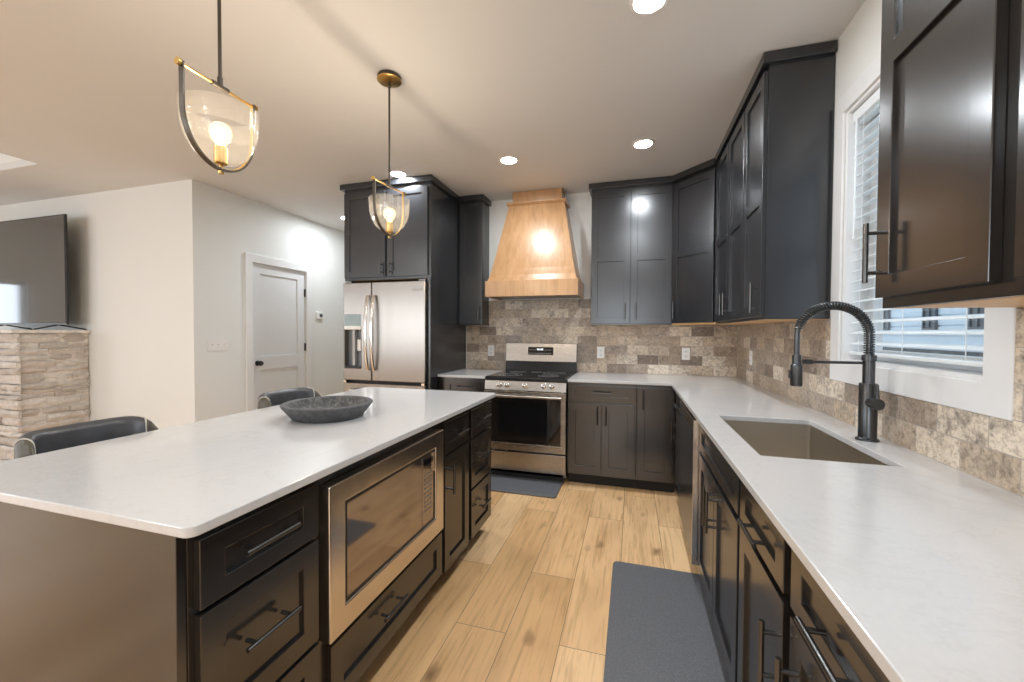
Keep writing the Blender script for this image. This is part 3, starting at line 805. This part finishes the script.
# back guard
MB().prism([(.625, .917), (.70, .917), (.70, 1.195), (.672, 1.195), (.640, 1.02), (.640, .917)], 0, RW, 'x').build('back_guard', 'enamel', rg, bevel=.003)
g2 = MB().prism([(.632, 1.015), (.672, 1.015), (.700, 1.205), (.655, 1.205)], -.004, RW + .004, 'x').build('back_panel', 'steel_h', rg, bevel=.004)
gy = lambda z: .632 + (z - 1.015) * (.023 / .19)
MB().prism([(gy(1.085) - .003, 1.085), (gy(1.085) + .002, 1.085), (gy(1.165) + .002, 1.165), (gy(1.165) - .003, 1.165)], .24, .505, 'x').build('control_display', 'black_glass', g2)
mb = MB()
for i in range(4): mb.box(.335 + i * .016 + (.006 if i > 1 else 0), .344 + i * .016 + (.006 if i > 1 else 0), gy(1.14) - .0042, gy(1.14) - .0032, 1.132, 1.150)
mb.build('clock_digits', 'display', g2)
mb = MB()
for j in range(2):
    for i in range(12):
        if 3 < i < 8 and j: continue
        mb.box(.252 + i * .020, .264 + i * .020, gy(1.10 + j * .035) - .0042, gy(1.10 + j * .035) - .0032, 1.098 + j * .035, 1.104 + j * .035)
mb.build('key_marks', 'print', g2)

# ---------------------------------------------------------------- hood
hd = thing('range_hood', 'flared honey-coloured wood range hood above the range', 'range hood', (-.925, 4.2, 0))


def hrect(hw, yf, z): return [(-hw, yf, z), (hw, yf, z), (hw, -.002, z), (-hw, -.002, z)]


rings = []
for i in range(13):
    u = i / 12
    fl = (1 - u) * .93 + .07 * max(0, 1 - u * 6) ** 2
    rings.append(hrect(.277 + (.437 - .277) * fl, -.230 - (.452 - .230) * fl, 1.80 + u * .81))
MB().loft(rings).build('body', 'alder', hd)
MB().grid([-.450, -.425, .425, .450], [-.468, -.444, -.002], 1.660, 1.812, lambda i, j: i in (0, 2) or j == 0).build('bottom_band', 'alder', hd, bevel=.002)
MB().box(-.424, .424, -.443, -.004, 1.672, 1.69).build('hood_liner', 'steel', hd)
MB().prism([(-.240, 2.588), (-.262, 2.607), (-.262, 2.617), (-.232, 2.62), (-.002, 2.62), (-.002, 2.588)], -.300, .300, 'x').build('cove_molding', 'alder', hd, bevel=.002)
MB().box(-.252, .252, -.21, -.002, 2.618, 2.735).build('chimney_box', 'alder', hd, bevel=.002)

# ---------------------------------------------------------------- microwave
mw = thing('microwave', 'built-in stainless microwave with wide trim frame in the island', 'microwave', (-.905, 1.006, 0), PI / 2)
MW = .770
MB().grid([0, .070, .690, MW], [.368, .450, .780, .849], -.042, -.002, lambda i, j: not (i == 1 and j == 1), P_y).build('trim_frame', 'steel_light', mw, bevel=.004)
MB().grid([.070, .082, .678, .690], [.450, .461, .769, .780], -.038, -.004, lambda i, j: not (i == 1 and j == 1), P_y).build('inner_bezel', 'black_plastic', mw)
MB().box(.082, .568, -.036, -.012, .461, .769).build('door_glass', 'mirror_glass', mw, bevel=.002)
kp = MB().box(.571, .678, -.036, -.012, .461, .769).build('control_panel', 'mirror_glass', mw, bevel=.002)
mb = MB()
for j in range(9):
    for i in range(3): mb.box(.590 + i * .026, .605 + i * .026, -.0366, -.036, .52 + j * .020, .528 + j * .020)
mb.build('keypad_marks', 'print_dim', kp)
MB().box(.585, .665, -.0366, -.036, .725, .750).build('display', 'black_glass', kp)
MB().box(.668, .676, -.043, -.036, .680, .767).build('door_edge_strip', 'chrome', mw, bevel=.001)
MB().box(.05, .70, -.002, .45, .39, .80).build('housing', 'steel_dark', mw)

# ---------------------------------------------------------------- dishwasher
dw = thing('dishwasher', 'dark stainless dishwasher between sink cabinet and corner cabinet', 'dishwasher', (RX, 2.905, 0), -PI / 2)
MB().box(.006, .628, .03, .57, .10, .872).build('tub', 'steel_dark', dw)
MB().box(.008, .626, -.040, .03, .115, .800).build('door', plain('black_stainless', (.13, .15, .18), .26, .9), dw, bevel=.004)
MB().box(.008, .626, -.046, .03, .805, .868).build('top_reflection_strip', 'steel', dw, bevel=.004)  # lighter steel strip standing in for a reflection along the door top
MB().box(.624, .636, -.046, .03, .115, .868).build('door_edge', 'steel_light', dw, bevel=.001)
MB().box(.02, .61, .06, .075, 0, .10).build('toe_kick', 'cab_gap', dw)

# ---------------------------------------------------------------- mats
m_ = MB().prism(rounded(-.235, .235, -.59, .59, .03), .0, .015).build('floor_mat', 'mat', bevel=.006); m_.location = (.145, 1.785, .0005)
tag(m_, 'long charcoal anti-fatigue mat on the floor before the sink cabinets', 'mat')
m_ = MB().prism(rounded(-.37, .35, -.235, .22, .03), .0, .015).build('floor_mat', 'mat', bevel=.006); m_.location = (-.915, 3.395, .0005)
tag(m_, 'short charcoal anti-fatigue mat on the floor before the range', 'mat')

# ---------------------------------------------------------------- bowl
bw = thing('bowl', 'shallow charcoal stone bowl on the white island top', 'bowl', (-1.372, 1.592, .914), .3)
MB().lathe([(.001, 0), (.146, 0), (.154, .004), (.196, .058), (.200, .066), (.196, .070), (.178, .069), (.174, .066)], 56, sx=1.0, sy=1.0).build('outer_shell', 'bowl', bw, smooth=True)
MB().lathe([(.174, .066), (.16, .045), (.14, .026), (.08, .018), (.001, .016)], 56).build('inner_basin', 'bowl_in', bw, smooth=True)

# ---------------------------------------------------------------- outlets, switches, thermostat
def outlet(label, loc, rz):
    t = thing('electrical_outlet', label, 'outlet', loc, rz)
    pl = MB().box(-.036, .036, -.006, 0, -.058, .058).build('cover_plate', 'plastic', t, bevel=.002)
    for z in (-.022, .022):
        q = MB().box(-.015, .015, -.0085, -.006, z - .014, z + .014).build('socket', 'plastic', t, bevel=.001)
        MB().box(-.008, -.005, -.0091, -.0084, z - .003, z + .007).box(.005, .008, -.0091, -.0084, z - .003, z + .006).box(-.0025, .0025, -.0091, -.0084, z - .010, z - .006).build('slots', 'black_plastic', q)
    return t


outlet('white outlet on the tile left of the range, near the refrigerator', (-1.470, YB - .008, 1.115), 0)
outlet('white outlet on the tile just right of the range', (-.300, YB - .008, 1.118), 0)
outlet('white outlet on the tile under the corner wall cabinet', (.495, YB - .008, 1.118), 0)
outlet('white outlet seen edge-on, on the window-side tile wall', (XR - .008, 3.72, 1.118), -PI / 2)
sw = thing('light_switch', 'white three-toggle switch plate left of the white door', 'light switch', (-3.970, 3.07, 1.176), PI / 2)
MB().box(-.105, .105, -.006, 0, -.060, .060).build('cover_plate', 'plastic', sw, bevel=.002)
for x in (-.062, 0, .062):
    MB().box(x - .006, x + .006, -.0075, -.006, -.014, .014).build('toggle_slot', 'trim', sw)
    MB().prism([(-.006, .001), (-.020, .010), (-.018, .015), (-.006, .010)], x - .004, x + .004, 'x').build('toggle', 'plastic', sw)
th = thing('thermostat', 'small white thermostat on the wall right of the door', 'thermostat', (-3.970, 4.445, 1.525), PI / 2)
MB().box(-.062, .062, -.024, 0, -.045, .045).build('housing', 'plastic', th, bevel=.004)
MB().box(-.015, .040, -.0255, -.0235, -.022, .025).build('screen', 'grey_plastic', th, bevel=.001)
MB().box(-.008, .030, -.0262, -.0253, -.012, .014).build('readout', 'black_plastic', th)

# ---------------------------------------------------------------- recessed lamps
def downlight(label, x, y):
    t = thing('recessed_light', label, 'ceiling light', (x, y, CZ), 0)
    MB().lathe([(.061, -.002), (.065, -.006), (.080, -.004), (.082, 0)], 32).build('trim_ring', 'plastic', t, smooth=True)
    MB().lathe([(.0005, -.003), (.040, -.003), (.0605, -.003)], 24).build('diffuser', 'lamp', t)
    return t


downlight('round recessed light in front of the wood hood', -.99, 3.245)
downlight('round recessed light before the corner cabinets', .068, 3.243)
downlight('large recessed light at the top edge of the photo', .056, 1.862)
downlight('recessed light above the refrigerator doors behind the pendant', -2.035, 3.255)
downlight('recessed light in the hall half hidden by the refrigerator cabinet', -3.44, 4.33)
downlight('added unseen recessed light overhead right behind the camera', .06, .5)  # this and those below are unseen lamps, invented to light the room
downlight('added unseen recessed light near the rear wall', -1.0, -1.6)
downlight('added unseen recessed light at the kitchen side behind the camera', -2.6, -.6)
downlight('added unseen recessed light in the living room near the tray', -4.0, -.6)
downlight('added unseen recessed light in the living room by the added rear windows', -4.0, -2.4)


# ---------------------------------------------------------------- pendants
def pendant(label, x, y, rz):
    t = thing('pendant_light', label, 'pendant light', (x, y, CZ), rz, 'pendants over the island')
    MB().lathe([(.001, 0), (.062, 0), (.064, -.004), (.064, -.016), (.060, -.020)], 36).build('canopy', 'bronze', t, smooth=True)
    MB().lathe([(.060, -.018), (.066, -.020), (.066, -.025), (.058, -.029), (.001, -.030)], 36).build('canopy_plate', 'brass', t, smooth=True)
    MB().tube([(0, 0, -.03), (0, 0, -.048)], .009, 12).tube([(0, 0, -.05), (0, 0, -.585)], .0055, 12).build('stem', 'bronze', t, smooth=True)
    L = .124; zb = 2.130 - CZ
    MB().tube([(0, -L - .012, zb), (0, L + .012, zb)], .0046, 12).tube([(0, -L - .014, zb), (0, -L - .006, zb)], .011, 16).tube([(0, L + .006, zb), (0, L + .014, zb)], .011, 16).build('crossbar', 'brass', t, smooth=True)
    MB().tube([(0, -.028, zb), (0, .028, zb)], .0085, 14).tube([(0, 0, zb), (0, 0, zb + .03)], .008, 12).build('joint', 'bronze', t, smooth=True)
    # U-shaped strap: bronze outside, brass inside
    pts = []
    zt, zlow = zb + .006, 1.856 - CZ
    zc = zlow + .155
    pts.append((0, -L, zt)); pts.append((0, -L, (zt + zc) / 2))
    for i in range(25):
        a = PI + PI * i / 24; pts.append((0, L * math.cos(a), zc + (zc - zlow) * math.sin(a) * (1 if abs(math.sin(a)) else 1)))
    pts += [(0, L, (zt + zc) / 2), (0, L, zt)]
    def strap(off, w2, th2):
        mb = MB(); rings = []
        P3 = [Vector(p) for p in pts]
        for i, p in enumerate(P3):
            d = (P3[min(i + 1, len(P3) - 1)] - P3[max(i - 1, 0)]).normalized(); nrm = Vector((1, 0, 0)).cross(d)
            q = p - nrm * off
            rings.append([q + Vector((a, 0, 0)) + nrm * b for a, b in ((-w2, -th2), (w2, -th2), (w2, th2), (-w2, th2))])
        return mb.loft(rings)
    strap(0, .0085, .0030).build('strap', 'bronze', t, smooth=True)
    strap(-.0038, .0055, .0012).build('strap_lining', 'brass', t, smooth=True)
    gb = 1.872 - CZ
    prof = [(.012, gb + .004), (.045, gb + .010), (.078, gb + .034), (.100, gb + .072), (.112, gb + .115), (.1155, gb + .170), (.1165, gb + .182), (.1135, gb + .182), (.1125, gb + .170), (.109, gb + .115)]
    prof = [(r_ * .965, z_) for r_, z_ in prof]
    MB().lathe(prof, 48).build('glass_bowl', 'seeded', t, smooth=True)
    MB().lathe([(.001, gb - .030), (.008, gb - .030), (.010, gb - .022), (.006, gb - .020), (.006, gb), (.016, gb + .001), (.020, gb + .004), (.020, gb + .058), (.017, gb + .060), (.001, gb + .060)], 24).build('socket', 'brass', t, smooth=True)
    bz = gb + .105
    bulb = MB().lathe([(.013, gb + .058), (.015, gb + .068), (.027, bz - .022), (.0335, bz), (.031, bz + .017), (.020, bz + .029), (.001, bz + .034)], 28).build('bulb', 'bulb_glass', t, smooth=True)
    fil = MB()
    for k in range(6):
        a = 2 * PI * k / 6; fil.tube([(.006 * math.cos(a), .006 * math.sin(a), bz - .022), (.011 * math.cos(a + .5), .011 * math.sin(a + .5), bz + .014)], .0016, 6)
    fil.build('filament', 'filament', bulb)
    l = bpy.data.lights.new('bulb_light', 'POINT'); l.energy = PENDANT_W; l.color = (1, .87, .72); l.shadow_soft_size = .018
    lo = bpy.data.objects.new('bulb_light', l); C.objects.link(lo); lo.parent = t; lo.location = (0, 0, bz)
    return t


pendant('pendant with clear glass bowl at upper left, nearest the camera', -1.326, 1.043, .03)
pendant('farther pendant with clear glass bowl hanging before the refrigerator cabinet', -1.312, 2.010, -.10)


# ---------------------------------------------------------------- television on the stone ledge
fp = thing('stone_ledge', 'waist-high stacked beige stone ledge carrying the television', 'stone ledge', (-5.435, 2.30, 0))
LX = -1.95
MB().box(LX, -.035, .05, .535, 0, 1.285).build('core', 'stone_cap', fp)
mb = MB(); random.seed(11)
def rough_block(mb, a0, a1, z0, z1, face, out):
    """a split-face stone: a box whose front is broken up"""
    n = max(2, int((a1 - a0) / .07)); rr = random.uniform
    front = [[(a0 + (a1 - a0) * i / n, -out + rr(-.010, .010), z0 + (z1 - z0) * j / 2) for i in range(n + 1)] for j in range(3)]
    for j in (0, 2):
        for i in range(n + 1):
            x, y, z = front[j][i]; front[j][i] = (x, y + .012, z + rr(-.004, .004))
    for j in range(3):
        for i in (0, n):
            x, y, z = front[j][i]; front[j][i] = (x, y + .010, z)
    tr = (lambda p: p) if face == 'front' else (lambda p: (-.035 - p[1], p[0], p[2]))
    V = [[mb.bm.verts.new(tr(p)) for p in row] for row in front]
    Bk = [[mb.bm.verts.new(tr((p[0], .03, p[2]))) for p in row] for row in (front[0], front[2])]
    for j in range(2):
        for i in range(n): mb.bm.faces.new((V[j][i], V[j][i + 1], V[j + 1][i + 1], V[j + 1][i]))
    for i in range(n):
        mb.bm.faces.new((Bk[0][i], Bk[0][i + 1], V[0][i + 1], V[0][i])); mb.bm.faces.new((V[2][i], V[2][i + 1], Bk[1][i + 1], Bk[1][i]))
    for i, q in ((0, 0), (n, n)):
        mb.bm.faces.new((Bk[0][i], V[0][i], V[1][i], V[2][i], Bk[1][i]))
z = 0
while z < 1.27:
    h = random.choice((.045, .06, .075, .09)); z1 = min(z + h, 1.285)
    if 1.285 - z1 < .03: z1 = 1.285
    x = -.0
    while x > LX:
        w_ = random.uniform(.16, .42); x0 = max(x - w_, LX)
        rough_block(mb, x0 + .003, x - .003, z + .003, z1 - .003, 'front', random.uniform(-.012, .018)); x = x0
    y = .02
    while y < .53:
        w_ = random.uniform(.14, .3); y1 = min(y + w_, .535)
        rough_block(mb, y + .003, y1 - .003, z + .003, z1 - .003, 'side', random.uniform(.015, .035)); y = y1
    z = z1
mb.build('stone_veneer', 'stone', fp)
MB().box(LX, .015, -.03, .535, 1.287, 1.318).build('cap_slab', 'stone_cap', fp, bevel=.006)

tv = thing('television', 'black flat television standing on the stone ledge at left edge', 'television', (-6.055, 2.67, 1.3195))
MB().box(-.615, .615, -.012, .008, .055, 1.160).box(-.40, .40, .008, .04, .10, .55).build('housing', 'black_plastic', tv, bevel=.004)
MB().box(-.603, .603, -.0145, -.012, .072, 1.148).build('screen', 'tv_screen', tv)
MB().box(-.612, .612, -.016, -.008, .052, .068).build('chin', 'grey_plastic', tv, bevel=.002)
for sx in (-.45, .45):
    MB().tube([(sx, .0, .052), (sx - .10, -.13, .006)], .007, 8).tube([(sx, .01, .052), (sx + .12, .16, .006)], .007, 8).build('foot', 'black_plastic', tv)


# ---------------------------------------------------------------- stools
def stool(label, x, y):
    t = thing('bar_stool', label, 'bar stool', (x, y, 0), 0, 'stools along the island')
    # seat faces +X (the island); back at -X. local
    MB().loft([[(px, py, z) for px, py in rounded(-.20 + i_, .20 - i_, -.20 + i_, .20 - i_, .06)] for z, i_ in ((.60, .02), (.615, 0), (.655, 0), (.672, .02))]).build('seat', 'leather', t, smooth=True)
    # curved barrel back: plan curve, thickness, height profile
    n = 26; hw = .206
    outer, inner = [], []
    for i in range(n + 1):
        u = -1 + 2 * i / n; a = u * 1.12
        outer.append((-.215 - .03 * math.cos(a) + .11 * abs(u) ** 3.2, hw * math.sin(a) / math.sin(1.12)))
    mb = MB(); rings = []
    for i, (ox, oy) in enumerate(outer):
        u = -1 + 2 * i / n
        zt = .970 - .060 * abs(u) ** 9 - .004 * (1 - u * u)
        nx, ny = 1, -u * .5; ln = math.hypot(nx, ny); nx /= ln; ny /= ln; th_ = .058
        sect = []
        for k in range(9):
            a = PI * k / 8
            sect.append((ox + nx * th_ / 2 * (1 - math.cos(a)), oy + ny * th_ / 2 * (1 - math.cos(a)), zt - .026 + .026 * math.sin(a)))
        sect += [(ox + nx * (th_ + .012), oy + ny * (th_ + .012), .80), (ox + nx * th_, oy + ny * th_, .66), (ox, oy, .64), (ox - .008 * nx, oy, .80)]
        rings.append(sect)
    MB().loft(rings[2:-2]).build('backrest', 'leather', t, smooth=True)
    for e, q in (('a', 0), ('b', n)):
        r0, r1 = rings[q], rings[2 if q == 0 else n - 2]
        MB().loft([r0, rings[1 if q == 0 else n - 1], r1]).build('side_panel', 'leather_side', t)
        MB().tube([(a, b, c) for a, b, c in r1[:10]], .0026, 6).build('piping', 'piping', t, smooth=True)
    for sx in (-1, 1):
        for sy in (-1, 1):
            MB().tube([(sx * .15, sy * .15, .605), (sx * .19, sy * .19, 0)], [.018, .013], 10).build('leg', 'cab_floor_tint', t, smooth=True)
    for sx in (-1, 1): MB().tube([(sx * .175, -.175, .22), (sx * .175, .175, .22)], .009, 8).build('footrest', 'bronze', t, smooth=True)
    for sy in (-1, 1): MB().tube([(-.175, sy * .175, .22), (.175, sy * .175, .22)], .009, 8).build('stretcher', 'bronze', t, smooth=True)
    return t


stool('charcoal leather bar stool at the near left of the island, below the television', -1.845 + .055, 1.006)
stool('charcoal leather bar stool at the far end of the island, below the white door', -1.845 + .055, 1.925)
